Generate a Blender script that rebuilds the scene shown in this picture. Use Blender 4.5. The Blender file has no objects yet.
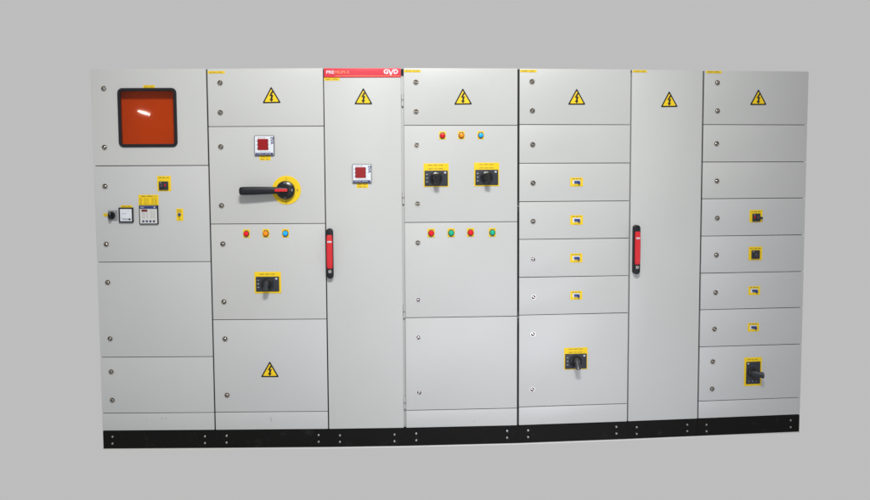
# A row of seven grey low-voltage switchgear cabinets, photographed from the front.
import bpy, bmesh, math, random
from mathutils import Vector, Matrix
C = bpy.context.scene.collection

LAMPS = (((-.15, -4.6, 4.9), (-.1, 0, 1.35), 672, 52, .34, (1., .995, .955)), ((.3, -4.2, 4.6), (.3, 0, 1.0), 605, 75, .34, (1., .995, .965)),
         ((.3, -3.2, .1), (.4, 0, .3), 48, 50, .7, (.78, .82, 1.)), ((1.8, -3.2, .1), (1.3, 0, .2), 92, 50, .7, (.82, .85, 1.)),  # low bluish fills, added in place of light bounced off the floor
         ((1.4, -4, 4.2), (1, 0, 1.6), 180, 50, .34, (.98, 1., .98)))
TUBE = ((-3.11, -4.81, 2.25), (-1.2565, .023, 1.864), -16)
FLASH = ((.0, -4.98, 1.62), (.05, 0, 1.3), 40, 50)

# metres in each cabinet's own frame: x from the left door edge, z from the floor; rectangles are (x0, z0, x1, z1)
D = [
 dict(seams=[1.5767, 1.0486, 0.518, 0.2021],
  locks=[(0.0684, 1.9956), (0.0621, 1.6778), (0.058, 1.4659), (0.0546, 1.148), (0.0556, 0.9367), (0.0586, 0.6227), (0.0591, 0.4371), (0.0606, 0.2771)],
  window=(0.1425, 1.6782, 0.4617, 1.9969),
  window_label=(0.2823, 1.9979, 0.3451, 2.0129),
  key_plate=(0.0692, 1.2786, 0.1207, 1.3345),
  key_label=(0.0441, 1.3008, 0.0682, 1.3173),
  ammeter=(0.1307, 1.2671, 0.2096, 1.3493),
  am_label=(0.1412, 1.3493, 0.2026, 1.3619),
  ctrl=(0.2425, 1.2563, 0.346, 1.3616),
  ctrl_label=(0.2389, 1.3616, 0.3483, 1.4184),
  mccb=(0.3439, 1.4374, 0.4193, 1.5213),
  mccb_in=(0.3544, 1.4445, 0.4046, 1.4908),
  sel=(0.4441, 1.275, 0.4813, 1.3417),
  bolts=[(0.0523, 0.0667), (0.0508, 0.0273), (0.5688, 0.0655), (0.5677, 0.0273)],
  at=(-1.537, 0.04),
  w=0.6241,
  ang=-0.06089),
 dict(seams=[1.7874, 1.2556, 0.7245, 0.2036],
  locks=[(0.0679, 2.0235), (0.0657, 1.8634), (0.0644, 1.6777), (0.0611, 1.3572), (0.0636, 1.1463), (0.062, 0.8251), (0.0636, 0.6181), (0.0678, 0.3013)],
  label=(0.0022, 2.074, 0.095, 2.0869),
  warn=[(0.2962, 1.9148, 0.394, 2.0011), (0.2603, 0.4037, 0.3558, 0.4884)],
  meter=(0.249, 1.6292, 0.3566, 1.7376),
  m_red=(0.2683, 1.658, 0.3234, 1.7187),
  m_label=(0.2736, 1.6031, 0.3348, 1.6292),
  disc=(0.4182, 1.4398),
  disc_e=(0.497, 1.4396),
  dial=(0.4116, 1.4398),
  lever_end=(0.163, 1.4367),
  lights=[(0.1756, 1.1801, 0.2123, 1.2258), (0.2822, 1.1803, 0.3195, 1.2266), (0.3897, 1.1801, 0.4271, 1.2262)],
  rot=(0.233, 0.8711, 0.3791, 0.9902),
  rot_in=(0.2411, 0.8817, 0.369, 0.9637),
  bolts=[(0.0582, 0.0671), (0.0571, 0.0291), (0.5732, 0.0678), (0.5725, 0.0293)],
  at=(-0.9067, 0.0017),
  w=0.6263,
  ang=-0.05518),
 dict(seams=[2.0499],
  label=(0.0017, 2.0332, 0.0853, 2.0483),
  warn=[(0.1649, 1.9082, 0.2609, 1.9909)],
  meter=(0.1475, 1.4767, 0.2528, 1.5793),
  m_red=(0.1652, 1.504, 0.2199, 1.563),
  m_label=(0.1695, 1.4493, 0.2332, 1.4755),
  handle=(-0.0031, 0.9522, 0.0375, 1.2314),
  prem=(0.0127, 2.0698, 0.1358, 2.0871),
  gvd=(0.3238, 2.0681, 0.4003, 2.093),
  bolts=[(0.0599, 0.0648), (0.0593, 0.0276), (0.3656, 0.0649), (0.3651, 0.0269)],
  at=(-0.2753, -0.0332),
  w=0.417,
  ang=-0.03136),
 dict(seams=[1.7898, 1.2576, 0.7269, 0.2026],
  locks=[(0.0661, 2.0237), (0.0661, 1.8643), (0.0681, 1.6824), (0.0703, 1.3614), (0.071, 1.1452), (0.0716, 0.8278), (0.0707, 0.6156), (0.0736, 0.3042)],
  label=(0.002, 2.0776, 0.0927, 2.0906),
  warn=[(0.2754, 1.9055, 0.3725, 1.9904)],
  lights=[(0.1922, 1.7131, 0.2286, 1.7569), (0.2965, 1.7144, 0.3325, 1.7581), (0.404, 1.7145, 0.4395, 1.7583)],
  lights2=[(0.1255, 1.1751, 0.1648, 1.2232), (0.2364, 1.1755, 0.2759, 1.2231), (0.3444, 1.1764, 0.384, 1.2241), (0.4661, 1.1755, 0.5052, 1.2233)],
  rotA=(0.1049, 1.4534, 0.2435, 1.5823),
  rotA_in=(0.1109, 1.4588, 0.2385, 1.5429),
  rotB=(0.3844, 1.4554, 0.5236, 1.5854),
  rotB_in=(0.3911, 1.4625, 0.5181, 1.5463),
  bolts=[(0.0557, 0.0681), (0.0554, 0.0295), (0.5709, 0.071), (0.5708, 0.0321)],
  at=(0.1569, -0.0467),
  w=0.6255,
  ang=0.00097),
 dict(seams=[1.7942, 1.581, 1.3685, 1.1581, 0.9454, 0.7322, 0.2076],
  locks=[(0.0685, 2.0287), (0.0711, 1.8699), (0.0737, 1.6839), (0.0764, 1.4714), (0.0769, 1.2589), (0.0785, 1.0451), (0.0801, 0.8335), (0.0782, 0.6231), (0.0755, 0.3077)],
  label=(0.0023, 2.0798, 0.0942, 2.093),
  warn=[(0.2731, 1.9069, 0.3699, 1.9907)],
  mcbs=[(0.288, 1.4517, 0.3601, 1.5008), (0.289, 1.2367, 0.3614, 1.2906), (0.2901, 1.0249, 0.3598, 1.0757), (0.2923, 0.8142, 0.3609, 0.8631)],
  rot=(0.2587, 0.4153, 0.3944, 0.5402),
  rot_in=(0.264, 0.4205, 0.3888, 0.5053),
  bolts=[(0.0535, 0.0705), (0.0536, 0.0319), (0.5696, 0.0724), (0.57, 0.0334)],
  at=(0.7945, -0.0458),
  w=0.629,
  ang=0.04664),
 dict(seams=[],
  label=(0.0036, 2.0846, 0.0854, 2.097),
  warn=[(0.1704, 1.8941, 0.2661, 1.9834)],
  handle=(0.0131, 0.9546, 0.059, 1.235),
  bolts=[(0.0531, 0.0654), (0.0535, 0.0266), (0.3571, 0.0685), (0.3576, 0.0306)],
  at=(1.4312, -0.0154),
  w=0.4145,
  ang=0.06377),
 dict(seams=[1.7967, 1.5855, 1.377, 1.1635, 0.9501, 0.739, 0.5231, 0.2049],
  locks=[(0.0766, 2.0317), (0.0804, 1.8739), (0.0786, 1.6891), (0.0844, 1.478), (0.0902, 1.2662), (0.09, 1.054), (0.0886, 0.8378), (0.086, 0.6257), (0.0792, 0.4358), (0.0781, 0.2755)],
  label=(0.0084, 2.0845, 0.1005, 2.0978),
  warn=[(0.2756, 1.9126, 0.3714, 1.9936)],
  mccb1=(0.2854, 1.2403, 0.363, 1.3108),
  mccb1_in=(0.3014, 1.245, 0.3474, 1.29),
  mccb2=(0.2849, 1.021, 0.3664, 1.0989),
  mccb2_in=(0.3008, 1.0292, 0.3495, 1.0781),
  mcbs=[(0.2879, 0.8187, 0.3589, 0.8692), (0.2884, 0.6055, 0.3572, 0.6551)],
  rot=(0.272, 0.2846, 0.3793, 0.453),
  rot_in=(0.2839, 0.2978, 0.369, 0.4279),
  bolts=[(0.0507, 0.0635), (0.0513, 0.0245), (0.5697, 0.0696), (0.5707, 0.0283)],
  at=(1.8538, 0.0116),
  w=0.6247,
  ang=0.06194)]
# ---------------------------------------------------------------- materials
def new_mat(name):
    m = bpy.data.materials.new(name); m.use_nodes = True
    nt = m.node_tree
    return m, nt, nt.nodes['Principled BSDF']

def simple(name, col, rough=.45, metal=0., spec=.5, coat=0., var=.0, scale=60, bump=0., bscale=400):
    m, nt, b = new_mat(name)
    b.inputs['Base Color'].default_value = (*col, 1)
    b.inputs['Roughness'].default_value = rough
    b.inputs['Metallic'].default_value = metal
    b.inputs['Specular IOR Level'].default_value = spec
    b.inputs['Coat Weight'].default_value = coat
    b.inputs['Coat Roughness'].default_value = .08
    tc = nt.nodes.new('ShaderNodeTexCoord')
    if var:
        n = nt.nodes.new('ShaderNodeTexNoise'); n.inputs['Scale'].default_value = scale; n.inputs['Detail'].default_value = 5
        mx = nt.nodes.new('ShaderNodeMix'); mx.data_type = 'RGBA'
        mx.inputs[6].default_value = (*[c*(1-var) for c in col], 1)
        mx.inputs[7].default_value = (*[min(1, c*(1+var)) for c in col], 1)
        nt.links.new(tc.outputs['Object'], n.inputs['Vector'])
        nt.links.new(n.outputs['Fac'], mx.inputs[0]); nt.links.new(mx.outputs[2], b.inputs['Base Color'])
    if bump:
        n = nt.nodes.new('ShaderNodeTexNoise'); n.inputs['Scale'].default_value = bscale; n.inputs['Detail'].default_value = 2
        bp = nt.nodes.new('ShaderNodeBump'); bp.inputs['Strength'].default_value = bump; bp.inputs['Distance'].default_value = .001
        nt.links.new(tc.outputs['Object'], n.inputs['Vector'])
        nt.links.new(n.outputs['Fac'], bp.inputs['Height']); nt.links.new(bp.outputs[0], b.inputs['Normal'])
    return m

def paint_mat(name, PAINT_A, PAINT_B):
    """powder-coated sheet steel: fine orange peel, very slight tonal mottling, a few smudges"""
    m, nt, b = new_mat(name)
    N, L = nt.nodes, nt.links
    geo = N.new('ShaderNodeNewGeometry')
    col = N.new('ShaderNodeMix'); col.data_type = 'RGBA'
    col.inputs[6].default_value = (*PAINT_A, 1); col.inputs[7].default_value = (*PAINT_B, 1)
    n1 = N.new('ShaderNodeTexNoise'); n1.inputs['Scale'].default_value = 1.7; n1.inputs['Detail'].default_value = 6
    L.new(geo.outputs['Position'], n1.inputs['Vector']); L.new(n1.outputs['Fac'], col.inputs[0])
    # smudges: sparse soft darker spots
    n2 = N.new('ShaderNodeTexNoise'); n2.inputs['Scale'].default_value = 9; n2.inputs['Detail'].default_value = 7; n2.inputs['Roughness'].default_value = .7
    r2 = N.new('ShaderNodeMapRange'); r2.inputs['From Min'].default_value = .62; r2.inputs['From Max'].default_value = .82
    r2.inputs['To Max'].default_value = .14
    L.new(geo.outputs['Position'], n2.inputs['Vector']); L.new(n2.outputs['Fac'], r2.inputs['Value'])
    dk = N.new('ShaderNodeMix'); dk.data_type = 'RGBA'; dk.inputs[7].default_value = (.30, .29, .27, 1)
    L.new(r2.outputs[0], dk.inputs[0]); L.new(col.outputs[2], dk.inputs[6]); L.new(dk.outputs[2], b.inputs['Base Color'])
    n3 = N.new('ShaderNodeTexNoise'); n3.inputs['Scale'].default_value = 130; n3.inputs['Detail'].default_value = 3
    L.new(geo.outputs['Position'], n3.inputs['Vector'])
    bp = N.new('ShaderNodeBump'); bp.inputs['Strength'].default_value = .55; bp.inputs['Distance'].default_value = .0004
    L.new(n3.outputs['Fac'], bp.inputs['Height']); L.new(bp.outputs[0], b.inputs['Normal'])
    b.inputs['Roughness'].default_value = .34
    b.inputs['Specular IOR Level'].default_value = .5
    return m


def plinth_mat():
    m, nt, b = new_mat('black painted steel')
    N, L = nt.nodes, nt.links
    geo = N.new('ShaderNodeNewGeometry')
    n = N.new('ShaderNodeTexNoise'); n.inputs['Scale'].default_value = 14; n.inputs['Detail'].default_value = 8; n.inputs['Roughness'].default_value = .7
    r = N.new('ShaderNodeMapRange'); r.inputs['From Min'].default_value = .58; r.inputs['From Max'].default_value = .85
    mx = N.new('ShaderNodeMix'); mx.data_type = 'RGBA'
    mx.inputs[6].default_value = (.0055, .0052, .0050, 1); mx.inputs[7].default_value = (.026, .025, .0245, 1)
    L.new(geo.outputs['Position'], n.inputs['Vector']); L.new(n.outputs['Fac'], r.inputs['Value'])
    L.new(r.outputs[0], mx.inputs[0]); L.new(mx.outputs[2], b.inputs['Base Color'])
    b.inputs['Roughness'].default_value = .45; b.inputs['Specular IOR Level'].default_value = .10
    return m

def pane_mat():
    m, nt, b = new_mat('clear red orange acrylic')
    N, L = nt.nodes, nt.links
    out = N['Material Output']; N.remove(b)
    tr = N.new('ShaderNodeBsdfTransparent'); tr.inputs[0].default_value = (.81, .455, .20, 1)
    gl = N.new('ShaderNodeBsdfGlossy'); gl.inputs['Roughness'].default_value = .03; gl.inputs['Color'].default_value = (1, 1, 1, 1)
    fr = N.new('ShaderNodeFresnel'); fr.inputs[0].default_value = 1.28
    mx = N.new('ShaderNodeMixShader')
    tc = N.new('ShaderNodeTexCoord')
    n = N.new('ShaderNodeTexNoise'); n.inputs['Scale'].default_value = 4; n.inputs['Detail'].default_value = 0
    bp = N.new('ShaderNodeBump'); bp.inputs['Strength'].default_value = .3; bp.inputs['Distance'].default_value = .0004
    L.new(tc.outputs['Object'], n.inputs['Vector']); L.new(n.outputs['Fac'], bp.inputs['Height'])
    L.new(bp.outputs[0], gl.inputs['Normal']); L.new(bp.outputs[0], fr.inputs['Normal'])
    L.new(fr.outputs[0], mx.inputs[0]); L.new(tr.outputs[0], mx.inputs[1]); L.new(gl.outputs[0], mx.inputs[2])
    L.new(mx.outputs[0], out.inputs['Surface'])
    return m

M = dict(
    paint=paint_mat('light grey powder coat', (.405, .412, .411), (.450, .457, .455)),
    paint_cool=paint_mat('cooler grey powder coat', (.404, .409, .417), (.448, .453, .460)), plinth=plinth_mat(), pane=pane_mat(),
    inner=simple('cream mounting plate', (.82, .76, .68), .5, var=.12, scale=6),
    seal=simple('black rubber seal', (.012, .012, .013), .7, spec=.2),
    black=simple('black plastic', (.009, .0095, .013), .38, spec=.25, var=.3, scale=40, bump=.2),
    face=simple('dark faceplate', (.021, .024, .032), .42, spec=.35, var=.15, scale=90),
    dial=simple('glossy black plastic', (.008, .008, .010), .24, spec=.4),
    dgrey=simple('charcoal plastic', (.034, .035, .042), .33, var=.15, scale=60),
    grey=simple('mid grey plastic', (.20, .205, .215), .45, var=.1),
    lgrey=simple('pale grey plastic', (.48, .48, .47), .45, var=.05),
    white=simple('white plastic', (.55, .58, .63), .4, var=.04),
    mark=simple('pale print and glints', (.45, .47, .52), .5),
    ink=simple('dark printed ink', (.05, .038, .012), .6),
    inkgrey=simple('grey printed ink', (.14, .15, .19), .6),
    navy=simple('navy print', (.012, .025, .12), .45),
    blue=simple('blue toggle plastic', (.012, .03, .15), .35),
    yellow=simple('yellow engraved laminate', (.68, .470, .009), .5, spec=.25, var=.06, scale=30),
    pale_yellow=simple('yellow aged print', (.78, .50, .10), .45),
    faint_print=simple('faded gold print', (.66, .26, .10), .45),
    scuff=simple('bared primer', (.20, .19, .16), .6),
    red=simple('red plastic', (.50, .008, .014), .35, var=.06),
    dred=simple('dark red toggle', (.38, .006, .012), .4),
    red_strip=simple('red enamel strip', (.54, .022, .045), .34, var=.03, scale=10),
    display=simple('dark red display', (.27, .002, .006), .3, spec=.3),
    displaydk=simple('unlit red digits', (.12, .002, .004), .4),
    displaylow=simple('maroon display', (.12, .008, .010), .22, coat=.5),
    chrome=simple('nickel plated metal', (.62, .60, .57), .22, metal=1.),
    steel=simple('zinc bolt', (.42, .42, .42), .3, metal=1.),
    recess=simple('dark keyway', (.02, .018, .016), .5),
    brass=simple('dull brass insert', (.55, .42, .28), .35, metal=1.),
    l_red=simple('red lens', (.72, .002, .012), .25, spec=.3),
    l_orange=simple('amber lens', (1., .24, .002), .25, spec=.3),
    l_blue=simple('blue lens', (.008, .36, 1.), .25, spec=.3),
    l_green=simple('green lens', (.002, .36, .21), .25, spec=.3),
    base=simple('pale concrete floor', (.55, .55, .54), .7, var=.08, scale=9),
)

# ---------------------------------------------------------------- mesh builder
ORG = {}          # object name -> origin in cabinet coordinates

class MB:
    """collects solids (x right, y into the cabinet, z up) and links them as ONE mesh object"""
    def __init__(s): s.v = []; s.f = []; s.m = []; s.mats = []
    def mi(s, mat):
        if mat not in s.mats: s.mats.append(mat)
        return s.mats.index(mat)
    def add(s, vs, fs, mat):
        k = len(s.v); s.v += [tuple(p) for p in vs]; i = s.mi(mat)
        for f in fs: s.f.append([k+j for j in f]); s.m.append(i)
    def rings(s, rings, mat, cap0=True, cap1=True):
        n = len(rings[0]); vs = [p for r in rings for p in r]; fs = []
        for a in range(len(rings)-1):
            for j in range(n):
                fs.append([a*n+j, a*n+(j+1) % n, (a+1)*n+(j+1) % n, (a+1)*n+j])
        if cap0: fs.append(list(range(n))[::-1])
        if cap1: fs.append([(len(rings)-1)*n+j for j in range(n)])
        s.add(vs, fs, mat)
    def prism(s, pts, y0, y1, mat):           # pts counter-clockwise seen from the front
        s.rings([[(x, y1, z) for x, z in pts], [(x, y0, z) for x, z in pts]], mat)
    def box(s, x0, x1, y0, y1, z0, z1, mat): s.prism([(x0, z0), (x1, z0), (x1, z1), (x0, z1)], y0, y1, mat)
    def rrect(s, x0, x1, z0, z1, r, n=5):
        out = []
        for cx, cz, a in ((x1-r, z0+r, -90), (x1-r, z1-r, 0), (x0+r, z1-r, 90), (x0+r, z0+r, 180)):
            for k in range(n+1):
                t = math.radians(a+90*k/n); out.append((cx+r*math.cos(t), cz+r*math.sin(t)))
        return out
    def slab(s, x0, x1, y0, y1, z0, z1, mat, r=.002, e=.0012):
        """rounded rectangle slab whose front edge (y0) is softened by e"""
        R = []
        o = s.rrect(x0, x1, z0, z1, r)
        R.append([(x, y1, z) for x, z in o])
        for k in range(4):
            t = math.radians(90*k/3); d = e*(1-math.cos(t)); yy = y0+e*(1-math.sin(t))
            q = s.rrect(x0+d, x1-d, z0+d, z1-d, max(r-d, .0002)); R.append([(x, yy, z) for x, z in q])
        s.rings(R, mat)
    def lathe(s, cx, cz, prof, mat, n=28, cap0=True, cap1=True):   # prof: (radius, y) from the back to the front
        R = [[(cx+r*math.cos(2*math.pi*k/n), y, cz+r*math.sin(2*math.pi*k/n)) for k in range(n)] for r, y in prof]
        s.rings(R, mat, cap0, cap1)
    def disc(s, cx, cz, r, y0, y1, mat, n=28): s.lathe(cx, cz, [(r, y1), (r, y0)], mat, n)
    def frame(s, x0, x1, z0, z1, wd, y0, y1, mat, r=.012, e=.003):
        """a closed picture-frame ring with softened edges"""
        prof = [(0, y1), (0, y0+e), (e, y0), (wd-e, y0), (wd, y0+e), (wd, y1)]
        R = [[(x, y, z) for x, z in s.rrect(x0+d, x1-d, z0+d, z1-d, max(r-d, .002), 6)] for d, y in prof]
        R.append(R[0]); s.rings(R, mat, False, False)
    def writing(s, x0, x1, z, h, y, mat, seed, words=2):
        """rows of small engraved characters too fine to read"""
        rnd = random.Random(seed); x = x0; cw = h*.62; n = 0
        nchar = int((x1-x0)/(cw*1.3)); brk = set(int(nchar*(k+1)/words) for k in range(words-1))
        for k in range(nchar):
            if k in brk: continue
            x = x0+k*cw*1.3; t = h*.2
            s.box(x, x+t, y-.0003, y, z, z+h, mat)
            for q in range(rnd.choice((1, 2, 2))):
                zz = z+rnd.choice((0, .4, .8))*h+q*.0
                s.box(x+t, x+cw, y-.0003, y, zz, zz+t, mat)
                if q: break
            if rnd.random() < .5: s.box(x+cw-t, x+cw, y-.0004, y, z+t*1.1, z+h*.78, mat)
    def build(s, name, parent=None, org=(0, 0, 0), smooth=True, ang=24):
        me = bpy.data.meshes.new(name)
        me.from_pydata([(x-org[0], y-org[1], z-org[2]) for x, y, z in s.v], [], s.f)
        for k in s.mats: me.materials.append(M[k])
        for p, i in zip(me.polygons, s.m): p.material_index = i
        bm = bmesh.new(); bm.from_mesh(me); bmesh.ops.recalc_face_normals(bm, faces=bm.faces); bm.to_mesh(me); bm.free()
        if smooth:
            for p in me.polygons: p.use_smooth = True
            me.set_sharp_from_angle(angle=math.radians(ang))
        return link(name, me, parent, org)

def link(name, me, parent, org):
    o = bpy.data.objects.new(name, me); C.objects.link(o)
    ORG[o.name] = org
    if parent is not None:
        o.parent = parent; po = ORG[parent.name]
        o.location = (org[0]-po[0], org[1]-po[1], org[2]-po[2])
    else: o.location = org
    return o

def ctr(r, y=0): return ((r[0]+r[2])/2, y, (r[1]+r[3])/2)

CACHE = {}
def stamp(key, name, make, parent, org, roll=0):
    """a small repeated part: first time built about the origin, then copied"""
    if key not in CACHE:
        mb = MB(); make(mb)
        if key == 'lock': mb.v = [(x*1.10, y, z*1.10) for x, y, z in mb.v]
        o = mb.build(name, None, (0, 0, 0)); CACHE[key] = o
    else:
        o = CACHE[key].copy(); o.name = name; C.objects.link(o)
    ORG[o.name] = org; o.parent = parent; po = ORG[parent.name]
    o.location = (org[0]-po[0], org[1]-po[1], org[2]-po[2]); o.rotation_euler = (0, roll, 0)
    return o

# ---------------------------------------------------------------- parts
def mk_lock(mb):
    mb.lathe(0, 0, [(.0142, .001), (.0142, -.0022), (.0132, -.0036), (.0112, -.0036), (.0100, -.0010), (.0100, .0006)], 'chrome', 26, True, False)
    mb.disc(0, 0, .0101, .0002, .001, 'recess', 26)
    mb.lathe(0, 0, [(.0052, .0004), (.0052, -.0024), (.0042, -.0030)], 'chrome', 18)
    mb.box(-.0092, .0092, -.0018, .0003, -.0019, .0019, 'brass')
    mb.box(-.0016, .0016, -.0036, -.0029, -.0040, .0040, 'recess')

def mk_bolt(mb):
    mb.lathe(0, 0, [(.0056, .001), (.0056, -.0008), (.0050, -.0012)], 'steel', 20)
    mb.lathe(0, 0, [(.0042, -.001), (.0042, -.0040), (.0034, -.0048)], 'steel', 6)

def mk_warning(w, h):
    def f(mb):
        def tri(s, y0, y1, mat, r=.004):
            P = [(-w/2, -h/2), (w/2, -h/2), (0, h/2)]
            cx, cz = 0, -h/2+h/3
            P = [(cx+(x-cx)*s, cz+(z-cz)*s) for x, z in P]
            out = []
            for i in range(3):
                p0, p, p1 = P[i-1], P[i], P[(i+1) % 3]
                def tow(a, b, d):
                    L = math.dist(a, b); return (a[0]+(b[0]-a[0])*d/L, a[1]+(b[1]-a[1])*d/L)
                a = tow(p, p0, r*1.6); b = tow(p, p1, r*1.6); m = tow(p, ((p0[0]+p1[0])/2, (p0[1]+p1[1])/2), r*.8)
                out += [a, m, b]
            mb.prism(out, y0, y1, mat)
        tri(1.0, -.0008, .0005, 'black'); tri(.76, -.0012, -.0006, 'yellow', .0025)
        k = h/.086; z0 = -h/2
        P = [(.003, .060), (-.0085, .036), (-.001, .0375), (-.0035, .0215), (-.0085, .0215), (.001, .0085), (.0085, .0225),
             (.0035, .0215), (.0085, .0425), (.0015, .0415), (.0105, .060)]
        mb.prism([(x*k*1.3-.001, (z-.034)*1.08*k+.034*k+z0) for x, z in P], -.0016, -.0010, 'black')
    return f

def label_plate(parent, r, seed, name='name_label', lines=1, y=0, t=.0012, mat='yellow', words=2):
    mb = MB(); x0, z0, x1, z1 = r
    mb.slab(x0, x1, y-t, y+.0003, z0, z1, mat, .001, .0003)
    h = (z1-z0)/(lines*1.9+.5)
    for k in range(lines):
        zz = z1-(z1-z0)*(k+.5)/lines-h/2
        mb.writing(x0+(x1-x0)*.10, x1-(x1-x0)*.08, zz, h, y-t, 'ink', seed*7+k, words)
    return mb.build(name, parent, ctr(r, y), smooth=False)

def pilot_light(root, r, lens, seed, push=False):
    cx, _, cz = ctr(r); cz -= .001
    h = r[3]-r[1]; w = r[2]-r[0]
    mb = MB(); mb.slab(r[0], r[2], -.0016, .0003, r[1], r[3], 'yellow', .001, .0004)
    mb.writing(r[0]+w*.2, r[2]-w*.1, r[3]-.0085, .0042, -.0016, 'ink', seed, 1)
    mb.writing(r[0]+w*.25, r[2]-w*.2, r[1]+.0025, .0028, -.0016, 'ink', seed+1, 1)
    o = mb.build('push_button' if push else 'pilot_light', root, ctr(r))
    b = MB(); rr = w*.44
    b.lathe(cx, cz, [(rr, -.0012), (rr, -.006), (rr-.0015, -.0085), (rr-.0035, -.0085), (rr-.0035, -.005)], 'dgrey', 30, True, False)
    b.build('bezel', o, (cx, 0, cz))
    l = MB(); q = rr-.0032
    l.lathe(cx, cz, [(q, -.003), (q, -.0105), (q*.93, -.0135), (q*.75, -.0158), (q*.45, -.017), (q*.15, -.0174)], lens, 30)
    l.build('lens', o, (cx, 0, cz))
    return o

def meter(root, r, rr, rl, seed):
    x0, z0, x1, z1 = r
    mb = MB(); mb.slab(x0, x1, -.012, .0005, z0, z1, 'dgrey', .004, .002)
    o = mb.build('digital_meter', root, ctr(r))
    f = MB(); f.slab(x0+.003, x1-.003, -.0128, -.010, z0+.003, z1-.003, 'white', .003, .0004)
    f.box(x0+.005, x1-.006, -.0132, -.012, z0+.0035, z0+.0150, 'navy'); f.writing(x0+.012, x1-.014, z0+.0065, .0055, -.0132, 'mark', seed+2, 2)
    for k in range(3): f.box(rr[0]-.008, rr[0]-.0045, -.0132, -.012, rr[1]+(rr[3]-rr[1])*(k+.3)/3, rr[1]+(rr[3]-rr[1])*(k+.5)/3, 'inkgrey')
    f.writing(rr[0], rr[2]-.01, rr[3]+.004, .0035, -.0128, 'display', seed, 2)
    f.writing(x0+.03, x1-.02, z0+.019, .003, -.0128, 'inkgrey', seed+4, 3)
    fo = f.build('face_plate', o, ctr(r), smooth=False)
    q = MB()
    for k in range(3):
        zc = rr[1]+(rr[3]-rr[1])*(k+.5)/3; q.slab(rr[0]-.0022, rr[2]+.0022, -.0134, -.012, zc-.0082, zc+.0082, 'black', .002, .0003)
    q.build('display_surround', o, ctr(rr), smooth=False)
    d = MB(); d.slab(rr[0], rr[2], -.0138, -.012, rr[1], rr[3], 'display', .001, .0003)
    H = (rr[3]-rr[1])/3; W = rr[2]-rr[0]
    for k in range(3):
        zc = rr[1]+H*(k+.5)
        if k: d.box(rr[0]+.001, rr[2]-.001, -.0141, -.0137, rr[1]+H*k-.0004, rr[1]+H*k+.0004, 'displaydk')
        for j in range(4):
            xa = rr[0]+W*(j+.5)/4; a, b, t = W*.07, H*.3, .0011
            for zz in (zc-b, zc, zc+b): d.box(xa-a, xa+a, -.0142, -.0137, zz-t/2, zz+t/2, 'displaydk')
            for xx in (xa-a-t, xa+a):
                d.box(xx, xx+t, -.0142, -.0137, zc-b+t, zc-t, 'displaydk'); d.box(xx, xx+t, -.0142, -.0137, zc+t, zc+b-t, 'displaydk')
    d.build('display', o, ctr(rr), smooth=False)
    text('EVA', .0215, .0006, 'navy', 'lettering', o, (x1-.018, -.0128, z1-.010), vertical=True, bold=.0007)
    if rl: label_plate(root, rl, seed, lines=2)
    return o

def rotary(root, r, ri, seed, side=0, lines=1, L=.033, gm='dgrey'):
    """isolator on a yellow label: dark faceplate, round dial and a projecting grip (side=1: grip turned to the right)"""
    x0, z0, x1, z1 = r
    mb = MB(); mb.slab(x0, x1, -.0018, .0003, z0, z1, 'yellow', .002, .0004)
    hh = z1-ri[3]
    for k in range(lines):
        h = min(.0062, hh/lines*.42)
        mb.writing(x0+(x1-x0)*.2, x1-(x1-x0)*.2, z1-hh*(k+.5)/lines-h/2, h, -.0018, 'ink', seed+k, 3)
    o = mb.build('rotary_switch', root, ctr(r))
    f = MB(); a, b, c, d = ri
    f.slab(a, c, -.0065, -.0012, b, d, 'face', .003, .0012)
    W, Hh = c-a, d-b
    if not side:
        for k in range(3): f.writing(a+W*.07, a+W*.16, b+Hh*(.24+.24*k), .006, -.0066, 'mark', seed+9+k, 1)
        f.slab(c-W*.16, c-W*.07, -.0074, -.006, d-.016, d-.007, 'mark', .001, .0003)
        cx, cz = a+W*.50, b+Hh*.5
        cx = a+W*.49
    else:
        for k in range(3): f.writing(a+W*(.17+.27*k), a+W*(.27+.27*k), b+.012, .006, -.0066, 'mark', seed+9+k, 1)
        f.slab(a+W*.06, a+W*.17, -.0074, -.006, d-.014, d-.006, 'mark', .001, .0003)
        cx, cz = a+W*.45, b+Hh*.52
    f.build('faceplate', o, ctr(ri))
    g = MB(); R0 = .0355 if not side else .030
    g.lathe(cx, cz, [(R0, -.005), (R0, -.013), (R0-.003, -.016), (R0*.72, -.018), (R0*.62, -.030), (R0*.52, -.033)], 'dial', 36)
    if not side: g.writing(cx-.010, cx+.010, cz-R0*.92, .0045, -.0162, 'mark', seed+20, 1)
    if gm == 'dial':
        for a_, b_, q in ((-.019, .008, .0035), (.012, .009, .0035)): g.box(cx+a_, cx+a_+.007, -.0170, -.0158, cz+b_, cz+b_+q, 'mark')  # pale bars stand in for highlights on the glossy dial
    g.build('dial', o, (cx, 0, cz))
    # the grip: a tapering blade whose free end stands further out than its root
    t = MB()
    secs = []
    for u, hw, yb, yf in ((-.022, .0085, -.020, -.034), (-.014, .0125, -.018, -.042), (.0, .0135, -.018, -.052), (L*.42, .0135, -.022, -.062), (L*.73, .0135, -.032, -.070), (L, .0145, -.042, -.074), (L+.003, .0125, -.046, -.071)):
        sec = []
        for q in range(12):
            th = 2*math.pi*q/12; ex = .75
            cc, ss = math.cos(th), math.sin(th)
            px = hw*math.copysign(abs(cc)**ex, cc); py = (yb+yf)/2+(yb-yf)/2*math.copysign(abs(ss)**ex, ss)
            sec.append((cx+px, py, cz-u) if not side else (cx+u, py, cz+px*1.3-max(0, u+.01)*.16))
        secs.append(sec)
    t.rings(secs, gm)
    if not side:
        for s_ in (-1, 1): t.box(cx+s_*.0135-.0012, cx+s_*.0135+.0012, -.052, -.030, cz-.022, cz-.002, 'dial')
    t.build('grip', o, (cx, 0, cz), ang=55)
    return o

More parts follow.
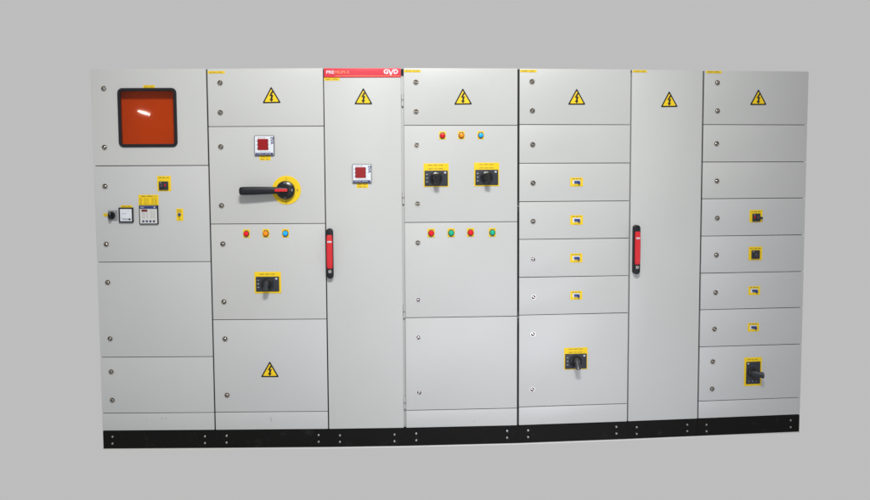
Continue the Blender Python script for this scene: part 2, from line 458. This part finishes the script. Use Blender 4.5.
def toggle_window(root, r, seed, down=0):
    """small breaker toggle showing through a slot in a yellow label"""
    x0, z0, x1, z1 = r; W, H_ = x1-x0, z1-z0
    mb = MB(); mb.frame(x0, x1, z0, z1, W*.19, -.0016, .0003, 'yellow', .002, .0003)
    a, b, c, d = x0+W*.185, z0+H_*.24, x1-W*.185, z1-H_*.26
    mb.box(a-.002, c+.002, -.0016, .0003, d, z1-W*.18, 'yellow')
    mb.box(a-.002, c+.002, -.0016, .0003, z0+W*.18, b, 'yellow')
    mb.writing(x0+W*.14, x1-W*.12, z1-.0095, .0055, -.0018, 'ink', seed, 3)
    if not down: mb.writing(x0+W*.3, x1-W*.3, z0+.003, .003, -.0018, 'ink', seed+3, 2)
    o = mb.build('breaker_switch', root, ctr(r))
    s = MB(); s.box(a-.001, c+.001, -.0010, .0004, b-.001, d+.001, 'white')
    s.build('breaker_face', o, ctr(r), smooth=False)
    g = MB(); cx, cz = (a+c)/2+.001, (b+d)/2
    g.slab(cx-W*.20, cx+W*.24, -.010, -.0008, cz-.0055, cz+.0065, 'blue', .002, .001)
    g.slab(cx+W*.10, cx+W*.24, -.014, -.0008, cz-.012, cz-.003, 'blue', .002, .001)
    g.build('toggle', o, (cx, 0, cz))
    return o

def mccb(root, r, ri, seed, red=True, red_side=1, knob=0):
    x0, z0, x1, z1 = r
    mb = MB(); mb.slab(x0, x1, -.0016, .0003, z0, z1, 'yellow', .001, .0004)
    mb.writing(x0+.007, x1-.006, z1-.013, .0068, -.0016, 'ink', seed, 3)
    o = mb.build('moulded_case_breaker', root, ctr(r))
    a, b, c, d = ri
    f = MB(); f.slab(a, c, -.009, -.001, b, d, 'face', .002, .001)
    f.writing(a+.006, a+.016, d-.009, .005, -.009, 'mark', seed+2, 1)
    f.build('breaker_face', o, ctr(ri))
    g = MB(); W = c-a; Hh = d-b
    if red:
        xr = a+W*(.68 if red_side > 0 else .26)
        g.slab(xr-W*.085, xr+W*.085, -.014, -.008, b+Hh*.42, b+Hh*.70, 'dred', .001, .0008)
    g.slab(a+W*(.22 if red_side > 0 else .42), a+W*(.52 if red_side > 0 else .8), -.022, -.008, b+Hh*.30, b+Hh*.72, 'dgrey', .002, .0015)
    if knob: g.slab(c-.004, c+.010, -.020, -.002, b+Hh*.30, b+Hh*.58, 'face', .003, .002)
    g.build('toggle', o, ctr(ri))
    return o

def pull_handle(root, x0, x1, z0, z1, depth, lean=0):
    """swing lever: black housing, red lever face, key cylinder near its foot"""
    w = x1-x0; cx = (x0+x1)/2
    def bar(mb, a0, a1, b0, b1, ya, yb, mat, e):
        mb.slab(a0, a1, yb, ya, b0, b1, mat, min((a1-a0)/2*.98, (b1-b0)/2*.98), e)
    mb = MB(); bar(mb, x0, x1, z0, z1, .0005, -depth, 'black', .005)
    o = mb.build('lever_handle', root, (cx, 0, (z0+z1)/2))
    H_ = z1-z0
    r = MB(); ra, rb = z0+H_*.20, z1-H_*.13
    # bulging red face
    secs = []
    for u in [0, .03, .1, .25, .5, .75, .9, .97, 1]:
        z = ra+(rb-ra)*u; k = math.sqrt(max(0, 1-(2*u-1)**8)); hw = w*.43*(.72+.28*k); yf = -depth-.003-.006*k
        secs.append([(cx+hw, -depth+.004, z), (cx+hw, yf+.003, z), (cx+hw*.7, yf, z), (cx-hw*.7, yf, z), (cx-hw, yf+.003, z), (cx-hw, -depth+.004, z)])
    r.rings(secs, 'red'); r.build('lever', o, (cx, 0, (ra+rb)/2))
    t = MB(); zt = ra+(rb-ra)*.80
    t.slab(cx-w*.30, cx+w*.30, -depth-.0098, -depth-.006, zt-.0045, zt+.0045, 'white', .001, .0003)
    t.writing(cx-w*.24, cx+w*.22, zt-.002, .004, -depth-.0099, 'inkgrey', 5, 1)
    t.build('marking', o, (cx, 0, zt))
    k = MB(); zk = z0+H_*.145
    k.lathe(cx, zk, [(.0095, -depth+.002), (.0095, -depth-.003), (.008, -depth-.0045)], 'chrome', 22)
    k.box(cx-.0012, cx+.0012, -depth-.0050, -depth-.0044, zk-.005, zk+.005, 'recess')
    k.build('key_cylinder', o, (cx, 0, zk))
    return o

def text(s, size, depth, mat, name, parent, org, vertical=False, bold=0., width=None, xs=1.):
    cu = bpy.data.curves.new('txt', 'FONT'); cu.body = s; cu.size = size; cu.extrude = depth; cu.offset = bold
    tmp = bpy.data.objects.new('txt', cu); C.objects.link(tmp)
    bpy.context.view_layer.update()
    me = bpy.data.meshes.new_from_object(tmp.evaluated_get(bpy.context.evaluated_depsgraph_get()))
    bpy.data.objects.remove(tmp); bpy.data.curves.remove(cu)
    xsn = [v.co.x for v in me.vertices]; a, b = min(xsn), max(xsn)
    sc = (width/(b-a)) if width else xs
    for v in me.vertices:
        x, y, z = (v.co.x-a)*sc, v.co.y, v.co.z
        if vertical: v.co = (y, -z, -x)          # reads downwards
        else: v.co = (x, -z, y)
    me.materials.clear(); me.materials.append(M[mat])
    me.name = name
    return link(name, me, parent, org)

# ---------------------------------------------------------------- cabinets
H, ZP, T = 2.1, .1011, .018          # height, plinth top, door thickness
COOL = (1.4, .9, 0, 0, 0, 0, 1.3)     # doors under this height get a slightly bluer grey
def cabinet(i, label, gl, gr, seal, hinges=()):
    d = D[i]; w = d['w']
    root = bpy.data.objects.new('switchgear_cabinet', None); C.objects.link(root)
    root.location = (d['at'][0], d['at'][1], 0); root.rotation_euler = (0, 0, d['ang'])
    root['label'] = label; root['category'] = 'electrical cabinet'; root['group'] = 'grey electrical cabinets standing in one row'
    ORG[root.name] = (0, 0, 0)
    # carcass: a steel box a little behind the doors
    mb = MB(); mb.slab(-gl+.0012, w+gr-.0012, T+.006, .62, ZP+.002, H-.001, 'paint', .002, .0012)
    c = mb.build('carcass', root, (w/2, .3, 1.1))
    if seal:
        s = MB(); s.box(w+.0008, w+gr*2-.0008, T-.009, T+.0055, ZP+.01, H-.004, 'seal'); s.build('rubber_seal', root, (w, 0, 1))
    cap = MB(); cap.box(w+.001, w+gr*1.9, T-.010, T+.005, H-.032 if i in (2, 3) else H-.012, H-.0035, 'seal')
    if i < 6: cap.build('corner_cap', root, (w, 0, H))
    # plinth
    p = MB(); p.box(-gl+.0006, w+gr-.0006, .004, .60, 0, ZP-.001, 'plinth'); p.box(-gl+.004, w+gr-.004, .012, .59, ZP-.0012, ZP+.003, 'seal')
    pl = p.build('plinth', root, (w/2, 0, 0), smooth=False)
    for k, (bx, bz) in enumerate(d['bolts']): stamp('bolt', 'bolt', mk_bolt, pl, (bx, .0035, bz), .3*k)
    # doors
    cuts = [H]+d['seams']+[ZP+.003]
    doors = []
    rnd = random.Random(40+i)
    n = len(cuts)-1
    for k in range(n):
        z1, z0 = cuts[k], cuts[k+1]
        g = .0018
        if i == 2 and k == 0:      # the red name strip
            m = MB(); m.slab(0, w, -.001, T, z0+.0006, z1, 'red_strip', .0015, .001)
            st = m.build('header_strip', root, (w/2, 0, (z0+z1)/2)); doors.append(st); continue
        cover = (k == n-1) and i not in (2, 5)
        zt = z1-(g if k else 0); zb = z0+(g if k < n-1 else 0)
        m = MB(); m.slab(0, w, 0, T, zb, zt, 'paint_cool' if (z0+z1)/2 < COOL[i] else 'paint', .0018, .0016)
        o = m.build('cover_panel' if cover else 'door', root, (w/2, 0, (z0+z1)/2))
        o.rotation_euler = (math.radians(rnd.uniform(-.16, .16)), math.radians(rnd.uniform(-.055, .055)), math.radians(rnd.uniform(-.10, .10)))
        o.location.y += rnd.uniform(-.0006, .0010)
        doors.append(o)
    def door_at(z):
        for k in range(n):
            if cuts[k+1] <= z <= cuts[k]: return doors[k]
    for k, (x, z) in enumerate(d.get('locks', [])):
        stamp('lock', 'lock', mk_lock, door_at(z), (x, -.0004, z), rnd.uniform(-1.2, 1.2))
    for r in d.get('warn', []):
        W, Hh = r[2]-r[0], r[3]-r[1]
        stamp('warn', 'warning_sign', mk_warning(.101, .090), door_at((r[1]+r[3])/2), ctr(r, -.0004), math.radians(rnd.uniform(-1.2, 1.2)))
    if 'label' in d: label_plate(door_at(d['label'][1]), d['label'], 30+i, y=-.0006)
    for zz in hinges:
        h = MB(); x = w+.004
        h.lathe(0, 0, [(.0048, -.034), (.0048, .034)], 'lgrey' if i == 2 else 'dgrey', 14)
        h.v = [(x+a+.004, T-.006+c_, zz+b) for a, b, c_ in h.v]
        h.lathe(0, 0, [(.0056, -.0035), (.0056, .0035)], 'grey', 14)
        h.v[-28:] = [(x+a+.004, T-.006+c_, zz+b) for a, b, c_ in h.v[-28:]]
        h.build('hinge', root, (x, 0, zz))
    return root, doors, door_at

LAB = [
 'leftmost grey cabinet, with a red-orange viewing window above an ammeter and small controller',
 'grey cabinet with long black lever on a round yellow disc and two warning triangles',
 'narrow grey cabinet topped by the red name strip, one square meter above its red handle',
 'grey cabinet with two black rotary switches side by side and seven coloured round lights',
 'grey cabinet with four small breaker windows stacked above one downward rotary switch',
 'narrow plain grey cabinet with one full height door, red handle and no strip on top',
 'rightmost grey cabinet, nine drawer-like panels, rotary switch grip turned to the right',
]
GAP = [.0008, .0050, .0048, .0098, .0062, .0042, .0045, .0008]
SEAL = [True, True, False, True, False, True, False]
HG = {2: (1.93, 1.395, .76, .245), 3: (1.345, .72), 6: ()}
roots = [cabinet(i, LAB[i], GAP[i], GAP[i+1], SEAL[i], HG.get(i, ())) for i in range(7)]

# --- chips and a scratch in the lowest cover panels
def scuffs(i, pts):
    cp = [o for o in roots[i][0].children if o.name.startswith('cover_panel')][0]
    for a, b, t in pts:
        mb = MB(); L = math.dist(a, b); nx, nz = -(b[1]-a[1])/L*t, (b[0]-a[0])/L*t
        mb.prism([(a[0]-nx, a[1]-nz), (b[0]-nx*.4, b[1]-nz*.4), (b[0]+nx*.4, b[1]+nz*.4), (a[0]+nx, a[1]+nz)][::-1], -.0016, -.0002, 'scuff')
        mb.build('scratch', cp, (a[0], 0, a[1]), smooth=False)
scuffs(0, [((.330, .172), (.336, .171), .0014), ((.352, .169), (.357, .170), .0012), ((.245, .160), (.248, .159), .001)])
scuffs(1, [((.306, .172), (.311, .158), .0009), ((.311, .158), (.3135, .146), .0006)])
scuffs(3, [((.381, .136), (.384, .129), .0016)])

# --- cabinet with the viewing window
root, doors, at = roots[0]; d = D[0]
wx0, wz0, wx1, wz1 = d['window']
# open the first door behind the window with a real hole
def cut_hole(o, x0, x1, z0, z1, r):
    me = o.data; org = ORG[o.name]
    mb = MB(); w = D[0]['w']; zt = H; zb = D[0]['seams'][0]+.0024
    outer_f = mb.rrect(.0012, w-.0012, zb+.0012, zt-.0012, .001, 5); outer_b = mb.rrect(0, w, zb, zt, .0018, 5)
    inner = mb.rrect(x0, x1, z0, z1, r, 5)
    R = [[(x, T, z) for x, z in outer_b], [(x, .0014, z) for x, z in outer_b], [(x, 0, z) for x, z in outer_f],
         [(x, 0, z) for x, z in inner], [(x, T, z) for x, z in inner]]
    R.append(R[0]); mb.rings(R, 'paint', False, False)
    n = mb.build('door_new', None, org)
    o.data = n.data; bpy.data.objects.remove(n); o.data.name = 'door'
cut_hole(doors[0], wx0+.010, wx1-.010, wz0+.010, wz1-.010, .02)
# carcass behind the window must be open too: rebuild it as a tray with an opening
car = [o for o in root.children if o.name.startswith('carcass')][0]
mb = MB(); w = d['w']; gl, gr = GAP[0], GAP[1]
ob = mb.rrect(-gl+.0012, w+gr-.0012, ZP+.002, H-.001, .002, 5); ib = mb.rrect(wx0+.004, wx1-.004, wz0+.004, wz1-.004, .02, 5)
R = [[(x, .62, z) for x, z in ob], [(x, T+.006, z) for x, z in ob], [(x, T+.006, z) for x, z in ib], [(x, .052, z) for x, z in ib]]
mb.rings(R, 'paint', True, False)
mb.box(wx0+.003, wx1-.003, .053, .057, wz0+.003, wz1-.003, 'inner')
new = mb.build('carcass_tray', None, ORG[car.name]); car.data = new.data; bpy.data.objects.remove(new); car.data.name = 'carcass'
mb = MB(); mb.frame(wx0, wx1, wz0, wz1, .0165, -.010, .001, 'black', .026, .0035)
win = mb.build('viewing_window', root, ctr(d['window']))
mb = MB(); mb.slab(wx0+.013, wx1-.013, -.004, -.001, wz0+.013, wz1-.013, 'pane', .014, .0008)
mb.build('pane', win, ctr(d['window']), smooth=False)
label_plate(root, d['window_label'], 3, lines=2)
# key switch
r = d['key_plate']; cx, _, cz = ctr(r)
mb = MB(); mb.slab(r[0], r[2], -.004, .0003, r[1], r[3], 'grey', .004, .0012)
ks = mb.build('selector_switch', root, ctr(r))
mb = MB(); kx = cx-.004
mb.lathe(kx, cz, [(.0205, -.003), (.0205, -.012), (.018, -.0145)], 'dial', 30)
mb.slab(kx-.0065, kx+.0065, -.034, -.012, cz-.019, cz+.016, 'black', .005, .002)
mb.build('knob', ks, (kx, 0, cz))
mb = MB(); mb.box(kx-.0008, kx+.0008, -.0348, -.0338, cz+.004, cz+.014, 'mark'); mb.build('pointer', ks, (kx, 0, cz))
label_plate(root, d['key_label'], 8, lines=2, words=1)
# ammeter
r = d['ammeter']; cx, _, cz = ctr(r); W = r[2]-r[0]
mb = MB(); mb.frame(r[0], r[2], r[1], r[3], .007, -.012, .0005, 'black', .004, .002)
am = mb.build('ammeter', root, ctr(r))
mb = MB(); mb.box(r[0]+.0065, r[2]-.0065, -.008, .0004, r[1]+.0065, r[3]-.0065, 'white')
# scale arc and needle
px, pz, R0 = r[2]-.020, r[1]+.018, .043
for k in range(11):
    t = math.radians(95+8*k); t2 = .002 if k % 5 else .004
    a, b = (px+R0*math.cos(t), pz+R0*math.sin(t)), (px+(R0+t2)*math.cos(t), pz+(R0+t2)*math.sin(t))
    nx, nz = -math.sin(t)*.0004, math.cos(t)*.0004
    mb.prism([(a[0]-nx, a[1]-nz), (b[0]-nx, b[1]-nz), (b[0]+nx, b[1]+nz), (a[0]+nx, a[1]+nz)][::-1], -.0085, -.0078, 'inkgrey')
mb.writing(r[0]+.016, r[2]-.030, r[1]+.014, .0045, -.008, 'inkgrey', 77, 1)
mb.writing(r[0]+.014, r[2]-.034, r[1]+.047, .003, -.008, 'inkgrey', 78, 2)
mb.build('dial_face', am, (cx, 0, cz), smooth=False)
mb = MB(); t = math.radians(172); L = .042
mb.prism([(px-.0005, pz), (px+L*math.cos(t), pz+L*math.sin(t)-.0003), (px+L*math.cos(t), pz+L*math.sin(t)+.0003), (px, pz+.001)][::-1], -.0100, -.0092, 'black')
mb.disc(px, pz, .0052, -.0105, -.0078, 'black', 20)
mb.build('needle', am, (px, 0, pz))
mb = MB()
label_plate(root, d['am_label'], 11, words=2)
# controller
r = d['ctrl']; cx, _, cz = ctr(r); x0, z0, x1, z1 = r
mb = MB(); mb.slab(x0, x1, -.010, .0005, z0, z1, 'black', .004, .002)
ct = mb.build('controller', root, ctr(r))
mb = MB(); mb.slab(x0+.005, x1-.005, -.0108, -.009, z0+.005, z1-.003, 'lgrey', .002, .0003)
mb.box(x0+.005, x1-.005, -.0112, -.0105, z1-.020, z1-.004, 'navy')
mb.writing(x0+.010, x0+.032, z1-.015, .006, -.0112, 'mark', 90, 1)
mb.disc(x1-.018, z1-.012, .004, -.0116, -.011, 'mark', 16)
for k in range(5):
    z = z0+.036+.0085*k*.95
    mb.writing(x0+.016, x0+.034, z, .003, -.0108, 'inkgrey', 91+k, 1); mb.writing(x0+.040, x0+.050, z, .003, -.0108, 'inkgrey', 191+k, 1)
    mb.writing(x0+.062, x0+.090, z, .003, -.0108, 'inkgrey', 97+k, 2)
mb.writing(x0+.056, x0+.094, z0+.079, .003, -.0108, 'inkgrey', 120, 2)
mb.build('face_plate', ct, ctr(r), smooth=False)
mb = MB(); mb.slab(x0+.014, x0+.046, -.0125, -.0105, z1-.035, z1-.023, 'displaylow', .001, .0005)
mb.writing(x0+.020, x0+.042, z1-.0325, .007, -.0126, 'displaydk', 5, 1)
mb.build('display', ct, ctr(r))
for k in range(4):
    b = MB(); bx = x0+.0225+.0195*k; b.slab(bx-.0055, bx+.0055, -.0135, -.0105, z0+.0125, z0+.0225, 'navy', .002, .0008)
    b.build('button', ct, (bx, 0, z0+.0175))
r = d['ctrl_label']
mb = MB(); mb.slab(r[0], r[2], -.0014, .0003, r[1], r[3], 'yellow', .001, .0004)
mb.writing(r[0]+.014, r[2]-.034, r[3]-.012, .0068, -.0014, 'ink', 14, 2); mb.writing(r[2]-.032, r[2]-.006, r[3]-.012, .0068, -.0014, 'ink', 15, 2)
for k in range(4):
    z = r[1]+.006+.009*k
    mb.writing(r[0]+.004, r[0]+.020, z, .0045, -.0014, 'ink', 16+k, 1); mb.writing(r[0]+.030, r[0]+.056, z, .0032, -.0014, 'ink', 26+k, 2)
    mb.writing(r[2]-.038, r[2]-.006, z, .0042, -.0014, 'ink', 36+k, 2)
mb.build('name_label', root, ctr(r), smooth=False)
mccb(root, d['mccb'], d['mccb_in'], 50)
r = d['sel']; cx, _, cz = ctr(r)
mb = MB(); mb.slab(r[0], r[2], -.0016, .0003, r[1], r[3], 'yellow', .001, .0004)
mb.writing(r[0]+.005, r[2]-.004, r[3]-.012, .006, -.0016, 'ink', 61, 1); mb.writing(r[0]+.005, r[2]-.004, r[3]-.020, .0045, -.0016, 'ink', 62, 1)
mb.writing(r[0]+.012, r[2]-.011, r[1]+.006, .006, -.0016, 'ink', 63, 1)
sl = mb.build('toggle_switch', root, ctr(r))
mb = MB(); mb.lathe(cx-.002, cz+.002, [(.0098, -.001), (.0098, -.005), (.0085, -.0065)], 'grey', 24)
mb.build('bezel', sl, (cx, 0, cz))
mb = MB(); mb.lathe(cx+.0005, cz+.0005, [(.0062, -.006), (.0062, -.016), (.005, -.0175)], 'blue', 20)
mb.build('knob', sl, (cx, 0, cz))

# --- cabinet with the long lever
root, doors, at = roots[1]; d = D[1]
meter(root, d['meter'], d['m_red'], d['m_label'], 3)
for r, l in zip(d['lights'], ('l_red', 'l_orange', 'l_blue')): pilot_light(root, r, l, 70)
rotary(root, d['rot'], d['rot_in'], 81, L=.022, gm='face')
cx, cz = d['disc']; R0 = .0787
mb = MB(); mb.lathe(cx, cz, [(R0, .0003), (R0, -.0022), (R0-.001, -.003)], 'yellow', 64)
ms = mb.build('main_switch', root, (cx, 0, cz))
dx, dz = d['dial']; dx += .004
mb = MB(); mb.lathe(dx, dz, [(.0505, -.002), (.0505, -.026), (.048, -.031), (.038, -.036), (.024, -.038)], 'dial', 48)
mb.build('dial', ms, (dx, 0, dz))
mb = MB(); ex = d['lever_end'][0]+.008; ez = d['lever_end'][1]
secs = []
for u, hh, yc, hy in ((0, .010, -.057, .008), (.012, .0175, -.057, .013), (.03, .0215, -.056, .016), (.10, .0225, -.055, .0165), (.30, .0222, -.053, .0165), (.55, .0205, -.050, .0155), (.78, .0185, -.046, .015), (.92, .0170, -.043, .014), (1.0, .0150, -.040, .012)):
    x = ex+(dx+.012-ex)*u; z = ez+(dz-ez)*u; sec = []
    for q in range(16):
        th = 2*math.pi*q/16; c_, s_ = math.cos(th), math.sin(th); e_ = .62
        sec.append((x, yc+hy*math.copysign(abs(c_)**e_, c_), z+hh*math.copysign(abs(s_)**e_, s_)))
    secs.append(sec)
mb.rings(secs, 'black'); mb.build('lever', ms, ((ex+dx)/2, 0, ez), ang=55)
mb = MB(); mb.slab(dx-.052, dx+.016, -.0665, -.050, dz-.0075, dz+.0075, 'red', .003, .001); mb.build('pointer', ms, (dx, 0, dz))
mb = MB()
for a_, rr_ in ((90, .063), (0, .060)):
    x, z = cx+rr_*math.cos(math.radians(a_)), cz+rr_*math.sin(math.radians(a_))
    mb = MB()
    if a_: mb.box(x-.0012, x+.0012, -.0036, -.0028, z-.006, z+.006, 'ink')
    else:
        mb.frame(x-.004, x+.004, z-.006, z+.006, .0018, -.0036, -.0028, 'ink', .002, .0002)
    mb.build('marking', ms, (x, 0, z), smooth=False)
mb = MB(); mb.box(cx-.003, cx-.0005, -.0036, -.0028, cz-R0+.002, cz-.050, 'ink')
mb.build('marking', ms, (cx, 0, cz), smooth=False)
mb = MB(); mb.writing(dx-.007, dx+.009, dz+.038, .004, -.0362, 'mark', 4, 1); mb.writing(dx-.007, dx+.009, dz-.043, .004, -.034, 'mark', 5, 1)
mb.box(dx+.037, dx+.040, -.037, -.030, dz-.006, dz+.006, 'mark')
mb.build('dial_marking', ms, (dx, 0, dz), smooth=False)

# --- narrow cabinet under the red strip
root, doors, at = roots[2]; d = D[2]; st = doors[0]
meter(root, d['meter'], d['m_red'], d['m_label'], 23)
pull_handle(root, .0005, .0385, d['handle'][1], d['handle'][3]-.002, .030)
a = d['prem']; zb = a[1]+.0005
t1 = text('PRE', .0235, .0005, 'white', 'lettering', st, (a[0], -.0012, zb), bold=.0004, width=.042)
t2 = text('MIUM-X', .0235, .0005, 'faint_print', 'lettering', st, (a[0]+.0455, -.0012, zb), bold=0., width=.080)
g = d['gvd']
t3 = text('G', .0330, .0005, 'white', 'lettering', st, (g[0], -.0012, g[1]+.002), bold=.0015, width=.025)
t5 = text('D', .0330, .0005, 'white', 'lettering', st, (g[2]-.022, -.0012, g[1]+.002), bold=.0015, width=.023)
mb = MB(); vx = (g[0]+g[2])/2+.001; vz = g[1]+.024
mb.prism([(vx-.0150, vz), (vx-.0035, vz-.030), (vx+.0025, vz-.030), (vx+.0150, vz), (vx+.0085, vz), (vx+.0003, vz-.019), (vx-.0080, vz)], -.0018, -.0008, 'white')
mb.build('lettering', st, (vx, 0, vz), smooth=False)
mb = MB(); mb.box(.06, D[2]['w']-.004, -.0016, -.0008, D[2]['seams'][0]+.0070, D[2]['seams'][0]+.0092, 'faint_print')
mb.build('pinstripe', st, (.2, 0, 2.05), smooth=False)

# --- cabinet with two rotary switches
root, doors, at = roots[3]; d = D[3]
for r, l in zip(d['lights'], ('l_red', 'l_orange', 'l_blue')): pilot_light(root, r, l, 170)
for r, l in zip(d['lights2'], ('l_red', 'l_green', 'l_red', 'l_green')): pilot_light(root, r, l, 180, True)
rotary(root, d['rotA'], d['rotA_in'], 181, lines=2, L=.024, gm='dial'); rotary(root, d['rotB'], d['rotB_in'], 183, lines=2, L=.024, gm='dial')

# --- cabinet with four breaker windows
root, doors, at = roots[4]; d = D[4]
for k, r in enumerate(d['mcbs']): toggle_window(root, r, 200+k)
rotary(root, d['rot'], d['rot_in'], 281, lines=2)

# --- plain narrow cabinet
root, doors, at = roots[5]; d = D[5]
pull_handle(root, .012, .0485, d['handle'][1], d['handle'][3]-.002, .034)

# --- rightmost cabinet
root, doors, at = roots[6]; d = D[6]
mccb(root, d['mccb1'], d['mccb1_in'], 52, True, -1, 1); mccb(root, d['mccb2'], d['mccb2_in'], 53, False)
for k, r in enumerate(d['mcbs']): toggle_window(root, r, 210+k, 1)
rotary(root, d['rot'], d['rot_in'], 381, side=1, L=.036, gm='face')

# ---------------------------------------------------------------- the floor they stand on
mb = MB(); P = []
for i in range(7):
    x, y = D[i]['at']; a = D[i]['ang']; w = D[i]['w']
    g0 = .004 if i == 0 else 0; g1 = .004 if i == 6 else 0
    P.append((x-g0*math.cos(a), y-.004)); P.append((x+(w+g1)*math.cos(a), y+(w+g1)*math.sin(a)-.004))
back = [(x, y+.66) for x, y in reversed(P)]
ring = P+back
mb.rings([[(x, y, -.006) for x, y in ring], [(x, y, -.0005) for x, y in ring]], 'base')
fl = mb.build('floor', None, (0, 0, 0), smooth=False); fl['kind'] = 'structure'

# ---------------------------------------------------------------- camera
F, CH, YAW, PIT, ROL = 898.476, 1.48018, 3.73136, 4.33175, -.29395
cam = bpy.data.cameras.new('camera'); co = bpy.data.objects.new('camera', cam); C.objects.link(co)
cam.sensor_width = 36; cam.sensor_fit = 'HORIZONTAL'; cam.lens = 36*F/870; cam.clip_end = 200
yw, pt, rl = map(math.radians, (YAW, PIT, ROL))
fwd = Vector((math.sin(yw)*math.cos(pt), math.cos(yw)*math.cos(pt), -math.sin(pt)))
rt = Vector((math.cos(yw), -math.sin(yw), 0)); up = rt.cross(fwd)
r2 = math.cos(rl)*rt+math.sin(rl)*up; u2 = r2.cross(fwd)
co.matrix_world = Matrix(((r2.x, u2.x, -fwd.x, 0), (r2.y, u2.y, -fwd.y, -5), (r2.z, u2.z, -fwd.z, CH), (0, 0, 0, 1)))
bpy.context.scene.camera = co

# ---------------------------------------------------------------- light
sc = bpy.context.scene
wd = bpy.data.worlds.new('World'); sc.world = wd; wd.use_nodes = True
bg = wd.node_tree.nodes['Background']; bg.inputs[0].default_value = (.510, .510, .510, 1); bg.inputs[1].default_value = 1

def aim(o, tgt):
    o.rotation_euler = (Vector(tgt)-o.location).to_track_quat('-Z', 'Y').to_euler()
def spot(name, loc, tgt, power, deg, blend, size, col=(1, 1, 1)):
    l = bpy.data.lights.new(name, 'SPOT'); l.energy = power; l.spot_size = math.radians(deg); l.spot_blend = blend
    l.shadow_soft_size = size; l.color = col
    o = bpy.data.objects.new(name, l); C.objects.link(o); o.location = loc; aim(o, tgt); return o
for loc, tgt, power, deg, size, col in LAMPS: spot('key_fill_spot', loc, tgt, power, deg, 1., size, col)
spot('camera_flash', *FLASH, 1., .06, (1., 1., 1.))
# a short tube lamp whose reflection lies as a streak in the acrylic window
l = bpy.data.lights.new('tube_lamp', 'AREA'); l.shape = 'RECTANGLE'; l.size = .115; l.size_y = .013; l.energy = 1.1
o = bpy.data.objects.new('tube_lamp', l); C.objects.link(o); o.location = TUBE[0]; aim(o, TUBE[1]); o.rotation_euler.rotate_axis('Z', math.radians(TUBE[2]))

sc.view_settings.view_transform = 'Standard'; sc.view_settings.look = 'None'
sc.view_settings.exposure = 0; sc.view_settings.gamma = 1
sc.cycles.max_bounces = 8; sc.cycles.transparent_max_bounces = 12; sc.cycles.use_denoising = True
